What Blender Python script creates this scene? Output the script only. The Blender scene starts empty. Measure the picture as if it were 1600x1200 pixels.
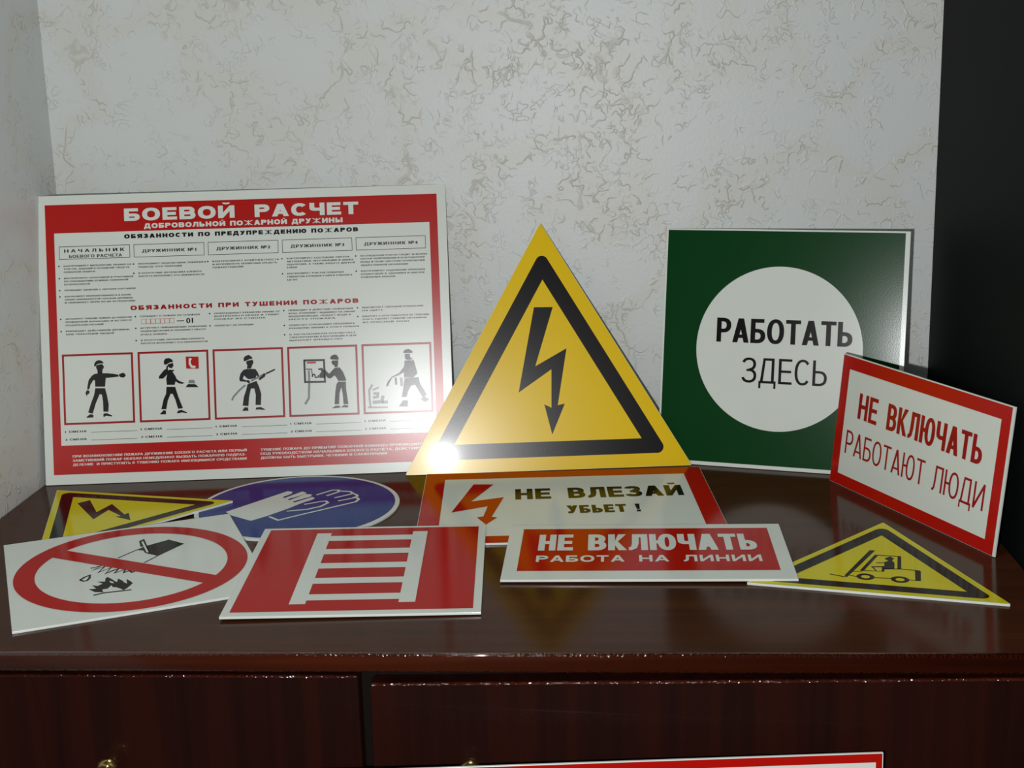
import bpy, bmesh, math, random
from mathutils import Vector, Matrix
from math import pi, sin, cos, radians

SC = bpy.context.scene
COL = SC.collection
PI = math.pi

# ------------------------------------------------------------------ camera
cam_d = bpy.data.cameras.new('camera')
cam_d.sensor_width = 36.0
cam_d.lens = 2.6637 * 18.0
cam_d.clip_start = 0.01
cam = bpy.data.objects.new('camera', cam_d)
COL.objects.link(cam)
R_ = Vector((0.997693, 0.062739, -0.025917)); U_ = Vector((0.010976, 0.227677, 0.973675)); F_ = Vector((-0.066988, 0.971713, -0.226463))
m = Matrix((R_, U_, -F_)).transposed().to_4x4()
m.translation = Vector((0.0, -1.4225, 0.4066))
cam.matrix_world = m
SC.camera = cam

# ------------------------------------------------------------------ world, lights, exposure
w = bpy.data.worlds.new('room_ambient')
SC.world = w
w.use_nodes = True
w.node_tree.nodes['Background'].inputs[0].default_value = (0.86, 0.95, 1.0, 1)
w.node_tree.nodes['Background'].inputs[1].default_value = 0.045
fl = bpy.data.lights.new('camera_flash', 'POINT')
fl.energy = 32.5
fl.shadow_soft_size = 0.008
fl.color = (1.0, 1.0, 1.0)
flo = bpy.data.objects.new('camera_flash', fl)
flo.location = (-0.062, -1.40, 0.354)
COL.objects.link(flo)
cl = bpy.data.lights.new('overhead_fill', 'AREA')  # soft fill added overhead to brighten the flat signs, not a known lamp
cl.shape = 'DISK'; cl.size = 0.5
cl.energy = 4.2
cl.color = (0.93, 1.0, 0.95)
clo = bpy.data.objects.new('overhead_fill', cl)
clo.location = (-0.1, -0.75, 1.75)
COL.objects.link(clo)
SC.view_settings.view_transform = 'Standard'
SC.view_settings.look = 'None'
SC.view_settings.exposure = 0.0
SC.view_settings.gamma = 1.0
SC.view_settings.use_curve_mapping = False

# ------------------------------------------------------------------ materials
def nd(nt, t, **kw):
    n = nt.nodes.new(t)
    for k, v in kw.items(): setattr(n, k, v)
    return n
def base(name):
    mt = bpy.data.materials.new(name); mt.use_nodes = True
    nt = mt.node_tree
    return mt, nt, nt.nodes['Principled BSDF']
def setv(b, **kw):
    for k, v in kw.items():
        b.inputs[k.replace('_', ' ')].default_value = v
def laminate(name, col, rough=0.25, mottled=0.04, spec=0.24, coat=0.05, coat_rough=0.10):
    mt, nt, b = base(name)
    tc = nd(nt, 'ShaderNodeTexCoord')
    n1 = nd(nt, 'ShaderNodeTexNoise'); n1.inputs['Scale'].default_value = 900; n1.inputs['Detail'].default_value = 2
    nt.links.new(tc.outputs['Object'], n1.inputs['Vector'])
    bp = nd(nt, 'ShaderNodeBump'); bp.inputs['Strength'].default_value = 0.10; bp.inputs['Distance'].default_value = 0.0002
    nt.links.new(n1.outputs['Fac'], bp.inputs['Height'])
    nt.links.new(bp.outputs['Normal'], b.inputs['Normal'])
    n2 = nd(nt, 'ShaderNodeTexNoise'); n2.inputs['Scale'].default_value = 14; n2.inputs['Detail'].default_value = 3
    nt.links.new(tc.outputs['Object'], n2.inputs['Vector'])
    mx = nd(nt, 'ShaderNodeMix', data_type='RGBA')
    a = tuple(c * (1 - mottled) for c in col) + (1,); bb = tuple(min(1, c * (1 + mottled)) for c in col) + (1,)
    mx.inputs['A'].default_value = a; mx.inputs['B'].default_value = bb
    nt.links.new(n2.outputs['Fac'], mx.inputs['Factor'])
    nt.links.new(mx.outputs['Result'], b.inputs['Base Color'])
    setv(b, Roughness=rough, Coat_Weight=coat, Coat_Roughness=coat_rough)
    b.inputs['Specular IOR Level'].default_value = spec
    return mt
M = {}
INK = dict(w=('white_plastic', (0.70, 0.75, 0.69)), k=('black_print', (0.007, 0.005, 0.005)), g=('grey_print', (0.22, 0.25, 0.24)),
    r=('red_print', (0.45, 0.006, 0.003)), dr=('dark_red_print', (0.33, 0.004, 0.008)), y=('yellow_print', (0.83, 0.56, 0.003)),
    ly=('lemon_print', (0.68, 0.60, 0.012)), gr=('green_print', (0.003, 0.048, 0.010)), b=('blue_print', (0.008, 0.036, 0.21)), ok=('olive_black_print', (0.012, 0.011, 0.004)))
for k_, (n_, c_) in INK.items():
    M[k_] = laminate('glossy_' + n_, c_)                                            # glossy film
    M['matt_' + k_] = laminate('satin_' + n_, c_, 0.25, 0.04, 0.36, 0.0)            # satin film of the poster
    M['semi_' + k_] = laminate('gloss_' + n_, c_, 0.17, 0.04, 0.30, 0.0)             # harder gloss
    M['flat_' + k_] = laminate('smooth_' + n_, c_, 0.13, 0.06, 0.10, 0.0)           # thin smooth film

def wallpaper():
    mt, nt, b = base('crackled_vinyl_wallpaper')
    L = nt.links.new
    tc = nd(nt, 'ShaderNodeTexCoord')
    def warp(scale, amt):
        n = nd(nt, 'ShaderNodeTexNoise'); n.inputs['Scale'].default_value = scale; n.inputs['Detail'].default_value = 3
        L(tc.outputs['Object'], n.inputs['Vector'])
        s = nd(nt, 'ShaderNodeVectorMath', operation='SUBTRACT'); s.inputs[1].default_value = (0.5, 0.5, 0.5)
        L(n.outputs['Color'], s.inputs[0])
        k = nd(nt, 'ShaderNodeVectorMath', operation='SCALE'); k.inputs['Scale'].default_value = amt
        L(s.outputs[0], k.inputs[0])
        a = nd(nt, 'ShaderNodeVectorMath', operation='ADD')
        L(tc.outputs['Object'], a.inputs[0]); L(k.outputs[0], a.inputs[1])
        return a.outputs[0]
    def vein(vec, scale, lo, detail=2.0, rough=0.5):
        n = nd(nt, 'ShaderNodeTexNoise'); n.inputs['Scale'].default_value = scale; n.inputs['Detail'].default_value = detail
        n.inputs['Roughness'].default_value = rough
        L(vec, n.inputs['Vector'])
        s = nd(nt, 'ShaderNodeMath', operation='SUBTRACT'); s.inputs[1].default_value = 0.5; L(n.outputs['Fac'], s.inputs[0])
        a = nd(nt, 'ShaderNodeMath', operation='ABSOLUTE'); L(s.outputs[0], a.inputs[0])
        r = nd(nt, 'ShaderNodeMapRange'); r.inputs['From Min'].default_value = 0.0; r.inputs['From Max'].default_value = lo
        r.inputs['To Min'].default_value = 1.0; r.inputs['To Max'].default_value = 0.0; r.interpolation_type = 'SMOOTHSTEP'
        L(a.outputs[0], r.inputs['Value'])
        return r.outputs[0]
    def band(vec, scale, lo, hi, off=0.0):
        mp = nd(nt, 'ShaderNodeMapping'); mp.inputs['Location'].default_value = (off, off * 1.7, off * .6); L(vec, mp.inputs['Vector'])
        n = nd(nt, 'ShaderNodeTexNoise'); n.inputs['Scale'].default_value = scale; n.inputs['Detail'].default_value = 2
        L(mp.outputs[0], n.inputs['Vector'])
        r = nd(nt, 'ShaderNodeMapRange'); r.inputs['From Min'].default_value = lo; r.inputs['From Max'].default_value = hi
        L(n.outputs['Fac'], r.inputs['Value'])
        return r.outputs[0]
    def op(o, a, c):
        n = nd(nt, 'ShaderNodeMath', operation=o, use_clamp=True)
        L(a, n.inputs[0])
        if isinstance(c, float): n.inputs[1].default_value = c
        else: L(c, n.inputs[1])
        return n.outputs[0]
    v1 = warp(9, 0.05)
    v2 = warp(40, 0.012)
    ribbon = vein(v1, 7.5, 0.10, 1.5)            # broad wandering bands in which the cracks gather
    fine = vein(v2, 42, 0.022, 2.0, 0.5)
    fine2 = vein(v2, 85, 0.035, 1.0, 0.5)
    gate = band(v1, 24, 0.46, 0.58)
    gate2 = band(v1, 60, 0.50, 0.62, 3.3)
    c1 = op('MULTIPLY', fine, op('MULTIPLY', ribbon, 1.0))
    c2 = op('MULTIPLY', fine2, op('MULTIPLY', gate2, gate))
    core = vein(v2, 7.5, 0.010, 2.0)
    c3 = op('MULTIPLY', op('MULTIPLY', core, gate), band(v1, 34, 0.48, 0.56, 2.2))
    fine3 = vein(v1, 120, 0.03, 1.0, 0.5)
    gate3 = band(v1, 16, 0.44, 0.56, 7.1)
    c4 = op('MULTIPLY', op('MULTIPLY', fine3, gate3), band(v2, 48, 0.50, 0.58, 5.7))
    crack = op('MAXIMUM', op('MAXIMUM', op('MAXIMUM', op('MULTIPLY', c1, band(v2, 70, 0.42, 0.56, 9.1)), op('MULTIPLY', c2, 0.7)), c3), op('MULTIPLY', c4, 0.6))
    tint = nd(nt, 'ShaderNodeMix', data_type='RGBA')
    tint.inputs['A'].default_value = (0.66, 0.695, 0.685, 1); tint.inputs['B'].default_value = (0.655, 0.655, 0.60, 1)
    L(op('MULTIPLY', ribbon, 0.7), tint.inputs['Factor'])
    mx = nd(nt, 'ShaderNodeMix', data_type='RGBA')
    L(tint.outputs['Result'], mx.inputs['A']); mx.inputs['B'].default_value = (0.40, 0.375, 0.29, 1)
    L(op('MULTIPLY', crack, 0.41), mx.inputs['Factor'])
    L(mx.outputs['Result'], b.inputs['Base Color'])
    gn = nd(nt, 'ShaderNodeTexNoise'); gn.inputs['Scale'].default_value = 260; gn.inputs['Detail'].default_value = 2
    L(tc.outputs['Object'], gn.inputs['Vector'])
    h = op('ADD', crack, op('MULTIPLY', gn.outputs['Fac'], 0.22))
    bp = nd(nt, 'ShaderNodeBump'); bp.inputs['Strength'].default_value = 0.55; bp.inputs['Distance'].default_value = 0.0012
    L(h, bp.inputs['Height']); L(bp.outputs['Normal'], b.inputs['Normal'])
    setv(b, Roughness=0.42); b.inputs['Specular IOR Level'].default_value = 0.4
    return mt
def wood(name, dark, light, axis, rough, coat, spec=0.3, bump=0.15, bscale=620, bdist=0.0003):
    mt, nt, b = base(name); L = nt.links.new
    tc = nd(nt, 'ShaderNodeTexCoord')
    mp = nd(nt, 'ShaderNodeMapping')
    sc = [60, 60, 60]; sc[axis] = 2.2
    mp.inputs['Scale'].default_value = sc
    L(tc.outputs['Object'], mp.inputs['Vector'])
    n = nd(nt, 'ShaderNodeTexNoise'); n.inputs['Scale'].default_value = 1.0; n.inputs['Detail'].default_value = 5; n.inputs['Distortion'].default_value = 0.5
    L(mp.outputs[0], n.inputs['Vector'])
    cr = nd(nt, 'ShaderNodeValToRGB')
    cr.color_ramp.elements[0].position = 0.36; cr.color_ramp.elements[0].color = (*dark, 1)
    cr.color_ramp.elements[1].position = 0.66; cr.color_ramp.elements[1].color = (*light, 1)
    L(n.outputs['Fac'], cr.inputs['Fac'])
    L(cr.outputs['Color'], b.inputs['Base Color'])
    sp = nd(nt, 'ShaderNodeTexNoise'); sp.inputs['Scale'].default_value = bscale; sp.inputs['Detail'].default_value = 1
    L(tc.outputs['Object'], sp.inputs['Vector'])
    bp = nd(nt, 'ShaderNodeBump'); bp.inputs['Strength'].default_value = bump; bp.inputs['Distance'].default_value = bdist
    L(sp.outputs['Fac'], bp.inputs['Height']); L(bp.outputs['Normal'], b.inputs['Normal'])
    setv(b, Roughness=rough, Coat_Weight=coat, Coat_Roughness=0.06); b.inputs['Specular IOR Level'].default_value = spec
    return mt
def plain(name, col, rough=0.5, metal=0.0, spec=0.5, scale=30, var=0.1):
    mt, nt, b = base(name); L = nt.links.new
    tc = nd(nt, 'ShaderNodeTexCoord')
    n = nd(nt, 'ShaderNodeTexNoise'); n.inputs['Scale'].default_value = scale; n.inputs['Detail'].default_value = 4
    L(tc.outputs['Object'], n.inputs['Vector'])
    mx = nd(nt, 'ShaderNodeMix', data_type='RGBA')
    mx.inputs['A'].default_value = tuple(c * (1 - var) for c in col) + (1,); mx.inputs['B'].default_value = tuple(c * (1 + var) for c in col) + (1,)
    L(n.outputs['Fac'], mx.inputs['Factor']); L(mx.outputs['Result'], b.inputs['Base Color'])
    setv(b, Roughness=rough, Metallic=metal); b.inputs['Specular IOR Level'].default_value = spec
    return mt
M['wall'] = wallpaper()
M['top'] = wood('lacquered_mahogany_top', (0.046, 0.0140, 0.0062), (0.064, 0.0190, 0.0078), 0, 0.13, 0.0, 0.10, 0.01)
M['edge'] = wood('mahogany_edge_band', (0.030, 0.0050, 0.0018), (0.062, 0.0105, 0.0028), 0, 0.10, 0.7, 0.6, 1.0, 380, 0.0016)
M['edge_face'] = wood('mahogany_edge_face', (0.034, 0.0058, 0.0018), (0.066, 0.0115, 0.0030), 0, 0.3, 0.1, 0.25, 0.1)
M['door'] = wood('mahogany_door_veneer', (0.013, 0.0032, 0.0022), (0.024, 0.0045, 0.0026), 2, 0.36, 0.06, 0.2, 0.3)
M['body'] = plain('dark_carcass', (0.006, 0.004, 0.003), 0.7, 0, 0.1)
M['brass'] = plain('aged_brass', (0.60, 0.43, 0.16), 0.22, 1.0)
M['cab'] = plain('black_cabinet_side', (0.0045, 0.006, 0.006), 0.6, 0, 0.05, 5, 0.1)
M['floor'] = wood('brown_floorboards', (0.05, 0.025, 0.012), (0.10, 0.055, 0.028), 0, 0.5, 0.0)

# ------------------------------------------------------------------ mesh helpers
def tag(o, label=None, cat=None, group=None, kind=None):
    if label: o['label'] = label
    if cat: o['category'] = cat
    if group: o['group'] = group
    if kind: o['kind'] = kind
    return o
def empty(name, mat=None, loc=None):
    o = bpy.data.objects.new(name, None); o.empty_display_size = 0.02
    COL.objects.link(o)
    if mat is not None: o.matrix_world = mat
    if loc is not None: o.location = loc
    return o
def link(name, me, mat, parent=None):
    o = bpy.data.objects.new(name, me)
    me.materials.clear()
    for mm in (mat if isinstance(mat, (list, tuple)) else [mat]): me.materials.append(mm)
    COL.objects.link(o)
    if parent is not None: o.parent = parent
    return o
def prism(pts, z0, z1, bevel=0.0003):
    bm = bmesh.new()
    vs = [bm.verts.new((x, y, z0)) for x, y in pts]
    f = bm.faces.new(vs)
    if f.normal.z > 0: f.normal_flip()
    r = bmesh.ops.extrude_face_region(bm, geom=[f])
    bmesh.ops.translate(bm, verts=[v for v in r['geom'] if isinstance(v, bmesh.types.BMVert)], vec=(0, 0, z1 - z0))
    bmesh.ops.recalc_face_normals(bm, faces=bm.faces)
    if bevel: bmesh.ops.bevel(bm, geom=list(bm.edges), offset=bevel, segments=2, profile=0.5, affect='EDGES', clamp_overlap=True)
    me = bpy.data.meshes.new('prism'); bm.to_mesh(me); bm.free()
    return me
def boxme(x0, x1, y0, y1, z0, z1, bevel=0.0, seg=2):
    bm = bmesh.new()
    bmesh.ops.create_cube(bm, size=1)
    for v in bm.verts:
        v.co = Vector((x0 if v.co.x < 0 else x1, y0 if v.co.y < 0 else y1, z0 if v.co.z < 0 else z1))
    if bevel: bmesh.ops.bevel(bm, geom=list(bm.edges), offset=bevel, segments=seg, profile=0.5, affect='EDGES')
    me = bpy.data.meshes.new('box'); bm.to_mesh(me); bm.free()
    return me
def curve_mesh(splines):
    """filled flat shape; nested outlines cut holes"""
    cd = bpy.data.curves.new('shape', 'CURVE'); cd.dimensions = '2D'; cd.fill_mode = 'BOTH'
    for pts in splines:
        sp = cd.splines.new('POLY'); sp.points.add(len(pts) - 1)
        for p, (x, y) in zip(sp.points, pts): p.co = (x, y, 0, 1)
        sp.use_cyclic_u = True
    o = bpy.data.objects.new('tmp', cd); COL.objects.link(o)
    dg = bpy.context.evaluated_depsgraph_get(); dg.update()
    me = bpy.data.meshes.new_from_object(o.evaluated_get(dg), depsgraph=dg)
    bpy.data.objects.remove(o); bpy.data.curves.remove(cd)
    return me
def flatz(me, z, s=1.0):
    for v in me.vertices: v.co = (v.co.x * s, v.co.y * s, z + v.co.z * .001)
    bm = bmesh.new(); bm.from_mesh(me)
    for f in bm.faces:
        f.normal_update()
        if f.normal.z < 0: f.normal_flip()
    bm.to_mesh(me); bm.free(); me.update()
    return me
def join(meshes):
    bm = bmesh.new()
    for me in meshes: bm.from_mesh(me); bpy.data.meshes.remove(me)
    me = bpy.data.meshes.new('joined'); bm.to_mesh(me); bm.free()
    return me
def stroke(pts, wd):
    """outline of a polyline of width wd with mitred joints"""
    P = [Vector(p) for p in pts]; n = len(P); Lf, Rt = [], []
    for i in range(n):
        a = (P[i] - P[i - 1]).normalized() if i else None
        b = (P[i + 1] - P[i]).normalized() if i < n - 1 else None
        if a is None: a = b
        if b is None: b = a
        na = Vector((-a.y, a.x)); nb = Vector((-b.y, b.x)); mm = na + nb
        if mm.length < 0.35: mm = na
        mm.normalize(); k = min(1 / max(0.35, mm.dot(na)), 1.8)
        Lf.append(P[i] + mm * wd / 2 * k); Rt.append(P[i] - mm * wd / 2 * k)
    bm = bmesh.new()
    lv = [bm.verts.new((p.x, p.y, 0)) for p in Lf]; rv = [bm.verts.new((p.x, p.y, 0)) for p in Rt]
    for i in range(n - 1): bm.faces.new((rv[i], rv[i + 1], lv[i + 1], lv[i]))
    me = bpy.data.meshes.new('stroke'); bm.to_mesh(me); bm.free()
    return me
def rect(x0, y0, x1, y1): return [(x0, y0), (x1, y0), (x1, y1), (x0, y1)]
def circ(cx, cy, rx, ry=None, n=96, a0=0):
    ry = ry or rx
    return [(cx + rx * cos(a0 + 2 * pi * i / n), cy + ry * sin(a0 + 2 * pi * i / n)) for i in range(n)]
def tri_pts(S, d, r=0.0):
    """equilateral triangle of side S (base on y=0), inset by d, corners rounded by r"""
    h = S * math.sqrt(3) / 2; k = (h / 3 - d) / (h / 3); c = Vector((S / 2, h / 3))
    V = [c + (Vector(p) - c) * k for p in ((0, 0), (S, 0), (S / 2, h))]
    if not r: return [tuple(v) for v in V]
    out = []
    for i, v in enumerate(V):
        inw = (c - v).normalized(); cc = v + inw * (2 * r)
        ang = math.atan2(-inw.y, -inw.x)
        for t in range(9):
            a = ang - pi / 3 + (2 * pi / 3) * t / 8
            out.append((cc.x + r * cos(a), cc.y + r * sin(a)))
    return out

_cap = {}
def glyphs(s, spacing=1.0, res=3):
    cd = bpy.data.curves.new('txt', 'FONT'); cd.body = s; cd.size = 1.0; cd.resolution_u = res
    cd.space_character = spacing
    o = bpy.data.objects.new('tmp', cd); COL.objects.link(o)
    dg = bpy.context.evaluated_depsgraph_get(); dg.update()
    me = bpy.data.meshes.new_from_object(o.evaluated_get(dg), depsgraph=dg)
    bpy.data.objects.remove(o); bpy.data.curves.remove(cd)
    return me
def text(s, x0, x1, y0, cap, bold=(0, 0), spacing=1.0):
    """lettering whose capitals stand on y0, are cap high and fill x0..x1; bold thickens the strokes
    by that share of the cap height to each side (layered films of the same print)"""
    if not _cap:
        h = glyphs('Н'); ys = [v.co.y for v in h.vertices]; _cap[0] = (min(ys), max(ys)); bpy.data.meshes.remove(h)
    b0, b1 = _cap[0]
    bx, by = bold[0] * cap, bold[1] * cap
    me = glyphs(s, spacing, 2 if cap < 2 else 4)
    xs = [v.co.x for v in me.vertices]; a0, a1 = min(xs), max(xs)
    kx = (x1 - x0 - 2 * bx) / (a1 - a0); ky = (cap - 2 * by) / (b1 - b0)
    for v in me.vertices: v.co = (x0 + bx + (v.co.x - a0) * kx, y0 + by + (v.co.y - b0) * ky, 0)
    if not bx and not by: return me
    if by: offs = [(i, j) for i in (-1, -.33, .33, 1) for j in (-1, 1)] if bold[0] > .07 else [(i, j) for i in (-1, 1) for j in (-1, 1)]
    else: offs = [(-1, 0), (1, 0)] if bold[0] < .12 else [(-1, 0), (0, 0), (1, 0)]
    bm = bmesh.new()
    for k, (i, j) in enumerate(offs):
        n0 = len(bm.verts); bm.from_mesh(me); bm.verts.ensure_lookup_table()
        for v in bm.verts[n0:]: v.co.x += i * bx; v.co.y += j * by; v.co.z = k * 0.006
    bpy.data.meshes.remove(me)
    me = bpy.data.meshes.new('bold'); bm.to_mesh(me); bm.free()
    return me


# ---- poster lettering drawn stroke by stroke: every capital is built from bars, bowls and arcs
def _ell(cx, cy, rx, ry, a0, a1, n=14, p=2.25):
    out = []
    for i in range(n + 1):
        a = radians(a0 + (a1 - a0) * i / n); c, sn = cos(a), sin(a)
        out.append((cx + rx * math.copysign(abs(c) ** (2 / p), c), cy + ry * math.copysign(abs(sn) ** (2 / p), sn)))
    return out
def _ring(cx, cy, rx, ry, sx, sy):
    return [_ell(cx, cy, rx, ry, 0, 360, 40)[:-1], _ell(cx, cy, rx - sx, ry - sy, 0, 360, 40)[:-1]]
def _arc(cx, cy, rx, ry, sx, sy, a0, a1):
    return [_ell(cx, cy, rx, ry, a0, a1, 24) + _ell(cx, cy, rx - sx, ry - sy, a1, a0, 24)]
def _bowl(x0, x1, y0, y1, sx, sy):
    ry = (y1 - y0) / 2; ym = (y0 + y1) / 2; rx = min((x1 - x0) * 0.55, max(ry * 1.15, sx * 1.25))
    rx = max(rx, sx * 1.05)
    o = [(x0, y0)] + _ell(x1 - rx, ym, rx, ry, -90, 90) + [(x0, y1)]
    i = [(x0 + sx, y0 + sy)] + _ell(x1 - rx, ym, rx - sx, ry - sy, -90, 90) + [(x0 + sx, y1 - sy)]
    return [o, i]
WID = dict(А=1.06, Б=.95, В=.98, Д=1.12, Е=.88, Ж=1.6, З=.92, И=1.0, Й=1.0, К=1.0, Л=1.02, Н=.98, О=1.08, П=.98, Р=.93, С=1.0, Т=.94, У=.98, Ч=.94, Ш=1.38, Ь=.92, Ы=1.25, Ю=1.42, Я=.98)
WID['!'] = .36; WID[' '] = .5
def glyph(c, W, H, s, t):
    """list of shapes, each a list of outlines (outer, holes); s stem width, t bar height"""
    q = lambda *p: [list(p)]
    st = [rect(0, 0, s, H)]; rs = [rect(W - s, 0, W, H)]; m = H * .5
    if c == 'А':
        h = s * .58
        return [q((0, 0), (1.08 * s, 0), (W / 2 + h, H), (W / 2 - h, H)), q((W, 0), (W / 2 + h, H), (W / 2 - h, H), (W - 1.08 * s, 0)), [rect(W * .24, .19 * H, W * .76, .19 * H + t * .9)]]
    if c == 'Б': return [[rect(0, H * .3, s, H)], [rect(0, H - t, W * .9, H)], _bowl(0, W, 0, H * .59, s, t)]
    if c == 'В': return [_bowl(0, W, 0, H * .5 + t * .5, s, t), _bowl(0, W * .95, H * .5 - t * .5, H, s, t)]
    if c == 'Д': return [[rect(0, 0, W, t)], [rect(0, -.2 * H, s * .75, t)], [rect(W - s * .75, -.2 * H, W, t)], q((.08 * W, t * .6), (.08 * W + s, t * .6), (.24 * W + s * .9, H), (.24 * W, H)), [rect(.24 * W, H - t, W * .89, H)], [rect(W * .89 - s, 0, W * .89, H)]]
    if c == 'Е': return [st, [rect(0, 0, W, t)], [rect(0, m - t / 2, W * .93, m + t / 2)], [rect(0, H - t, W * .98, H)]]
    if c == 'Ж':
        o = [[rect(W / 2 - s * .36, 0, W / 2 + s * .36, H)]]
        k = s * .86
        for sg in (-1, 1):
            f = lambda x: W / 2 + sg * x
            o += [q((f(0), m - .02 * H), (f(W / 2), H), (f(W / 2 - k), H), (f(0), m + .16 * H)), q((f(0), m + .02 * H), (f(W / 2), 0), (f(W / 2 - k), 0), (f(0), m - .16 * H))]
        return o
    if c == 'З': return [_arc(W * .46, H * .27 + t * .1, W * .54, H * .27 + t * .1, s, t, -165, 90), _arc(W * .45, H * .75 - t * .1, W * .50, H * .25 + t * .1, s, t, -90, 165), [rect(W * .28, m - t * .45, W * .5, m + t * .45)]]
    if c in 'ИЙ':
        k = min(s * H / W * 1.1 + t * .4, H * .6)
        o = [st, rs, q((s * .95, 0), (W - s * .95, H - k), (W - s * .95, H), (s * .95, k))]
        if c == 'Й': o.append(_arc(W / 2, H * 1.26, W * .24, H * .16, s * .45, t * .55, 190, 350))
        return o
    if c == 'К':
        k = s * 1.2
        return [st, q((s * .9, .34 * H), (W * .97, H), (W * .97 - k, H), (s * .9, .34 * H + k * .8)), q((W, 0), (.42 * W, .66 * H), (.42 * W - s * .35, .40 * H + .02 * H), (W - k, 0))]
    if c == 'Л': return [q((.2 * W, H), (.17 * W, .40 * H), (.12 * W, t + .02 * H), (0, t * .95), (0, 0), (.15 * W, 0), (.17 * W + s * .7, .12 * H), (.17 * W + s, .40 * H), (.2 * W + s, H)), [rect(.2 * W, H - t, W, H)], rs]
    if c == 'Н': return [st, rs, [rect(0, m - t / 2, W, m + t / 2)]]
    if c == 'О': return [_ring(W / 2, m, W / 2, m * 1.02, s, t)]
    if c == 'П': return [st, rs, [rect(0, H - t, W, H)]]
    if c == 'Р': return [[rect(0, 0, s, H * .6)], _bowl(0, W, H * .39, H, s, t)]
    if c == 'С': return [_arc(W * .52, m, W * .52, m * 1.02, s, t, 42, 318)]
    if c == 'Т': return [[rect(W / 2 - s / 2, 0, W / 2 + s / 2, H)], [rect(0, H - t, W, H)]]
    if c == 'У': return [q((0, H), (s * 1.1, H), (W * .5 + s * .5, .36 * H), (W * .5 - s * .1, .22 * H)), q((W, H), (W - s * 1.08, H), (W * .5 - s * .55, t), (W * .1, t), (W * .1, 0), (W * .5 - s * .1, 0), (W * .5 + s * .35, .14 * H))]
    if c == 'Ч': return [rs, q((0, H), (0, .55 * H), (.06 * W, .43 * H), (.28 * W, .36 * H), (W - s * .9, .36 * H), (W - s * .9, .36 * H + t), (.4 * W, .36 * H + t), (s * 1.05, .42 * H + t * .9), (s, .64 * H), (s, H))]
    if c == 'Ш': return [st, rs, [rect(W / 2 - s / 2, 0, W / 2 + s / 2, H)], [rect(0, 0, W, t)]]
    if c == 'Ь': return [[rect(0, H * .3, s, H)], _bowl(0, W, 0, H * .59, s, t)]
    if c == 'Ы': return [[rect(0, H * .3, s, H)], _bowl(0, W * .68, 0, H * .59, s, t), rs]
    if c == 'Ю': return [st, [rect(s * .9, m - t / 2, W * .42, m + t / 2)], _ring(W * .66, m, W * .34, m * 1.02, s, t)]
    if c == 'Я': return [[[(W - x, y) for x, y in l] for l in _bowl(0, W, H * .38, H, s, t)], [rect(W - s, 0, W, H * .6)], q((0, 0), (s * 1.15, 0), (W * .58 + s * .2, .44 * H), (W * .55 - s * .8, .44 * H))]
    if c == '!': return [[[(0, H), (s * 1.2, H), (s * .95, .32 * H), (s * .25, .32 * H)]], [rect(s * .1, 0, s * 1.1, t)]]
    return []
def big(txt, x0, x1, y0, cap, s, t, gap=.14):
    tot = sum(WID[c] for c in txt) + gap * (len(txt) - 1)
    u = (x1 - x0) / tot; x = x0; ms = []
    for c in txt:
        W = WID[c] * u
        for i, g in enumerate(glyph(c, W, cap, s, t)):
            me = curve_mesh(g)
            for v in me.vertices: v.co = (v.co.x + x, v.co.y + y0, i * .006)
            ms.append(me)
        x += W + gap * u
    return join(ms)

FR = {"big":[[-0.20444,-0.08871,0.0005],[0.995,0.09983,0.0],[-0.02611,0.26024,0.96519],0.9882],"green":[[0.05504,-0.04566,0.0005],[0.96249,-0.27132,0.0],[0.05008,0.17766,0.98282],0.9738],"poster":[[-0.57213,-0.11636,0.0005],[0.99415,0.10799,0.0],[-0.02475,0.22784,0.97338],1.0003],"red":[[0.22168,-0.11438,0.0005],[0.41503,-0.90981,0.0],[0.09306,0.04245,0.99476],0.9976],"ladder":[[-0.29457,-0.46683,0.004],[0.99803,0.0625,-0.006],[-0.06246,0.99802,0.007],1.0],"nowater":[[-0.44648,-0.49089,0.00201],[0.9049,0.42562,0.0],[-0.42552,0.9047,0.021],0.9952],"zmeya":[[-0.16733,-0.30266,0.002],[0.99759,0.06936,0.0],[-0.06936,0.99759,0.0],1.0],"vkl":[[-0.08521,-0.38838,0.00319],[0.99997,-0.00595,0.00426],[0.00592,0.99995,0.00769],1.0],"fork":[[0.11159,-0.39136,0.002],[0.97345,-0.22888,0.0],[0.22888,0.97345,0.0],0.9938],"tri":[[-0.35878,-0.18158,0.00439],[-0.97369,0.22757,-0.012],[-0.2275,-0.97375,-0.00695],0.9943],"blue":[[-0.39403,-0.28937,0.002],[1.0,0.0,0.0],[0.0,1.0,0.0],1.0]}
LV = 0.00012      # thickness step of one printed film
class Sign:
    """a board lying in its own frame: x right, y up the print, z out of the face; lengths in mm"""
    def __init__(s, name, key, label, cat, film='', group=None):
        s.film = film
        o, u, v, k = FR[key]
        u = Vector(u); v = Vector(v); wv = u.cross(v)
        mt = Matrix((u, v, wv)).transposed().to_4x4(); mt.translation = Vector(o)
        s.e = empty(name, mt); s.k = k / 1000.0
        tag(s.e, label, cat, group)
    def board(s, pts, th=2.0, mat='w', name='board'):
        k = s.k
        return link(name, prism([(x * k, y * k) for x, y in pts], -th / 1000, 0), M[s.film + mat], s.e)
    def shape(s, name, splines, mat, lv=1, parent=None, label=None):
        o = link(name, flatz(curve_mesh(splines), LV * lv, s.k), M[s.film + mat], parent or s.e)
        if label: o['label'] = label
        return o
    def mesh(s, name, me, mat, lv=2, parent=None, label=None):
        o = link(name, flatz(me, LV * lv, s.k), M[s.film + mat], parent or s.e)
        if label: o['label'] = label
        return o

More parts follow.
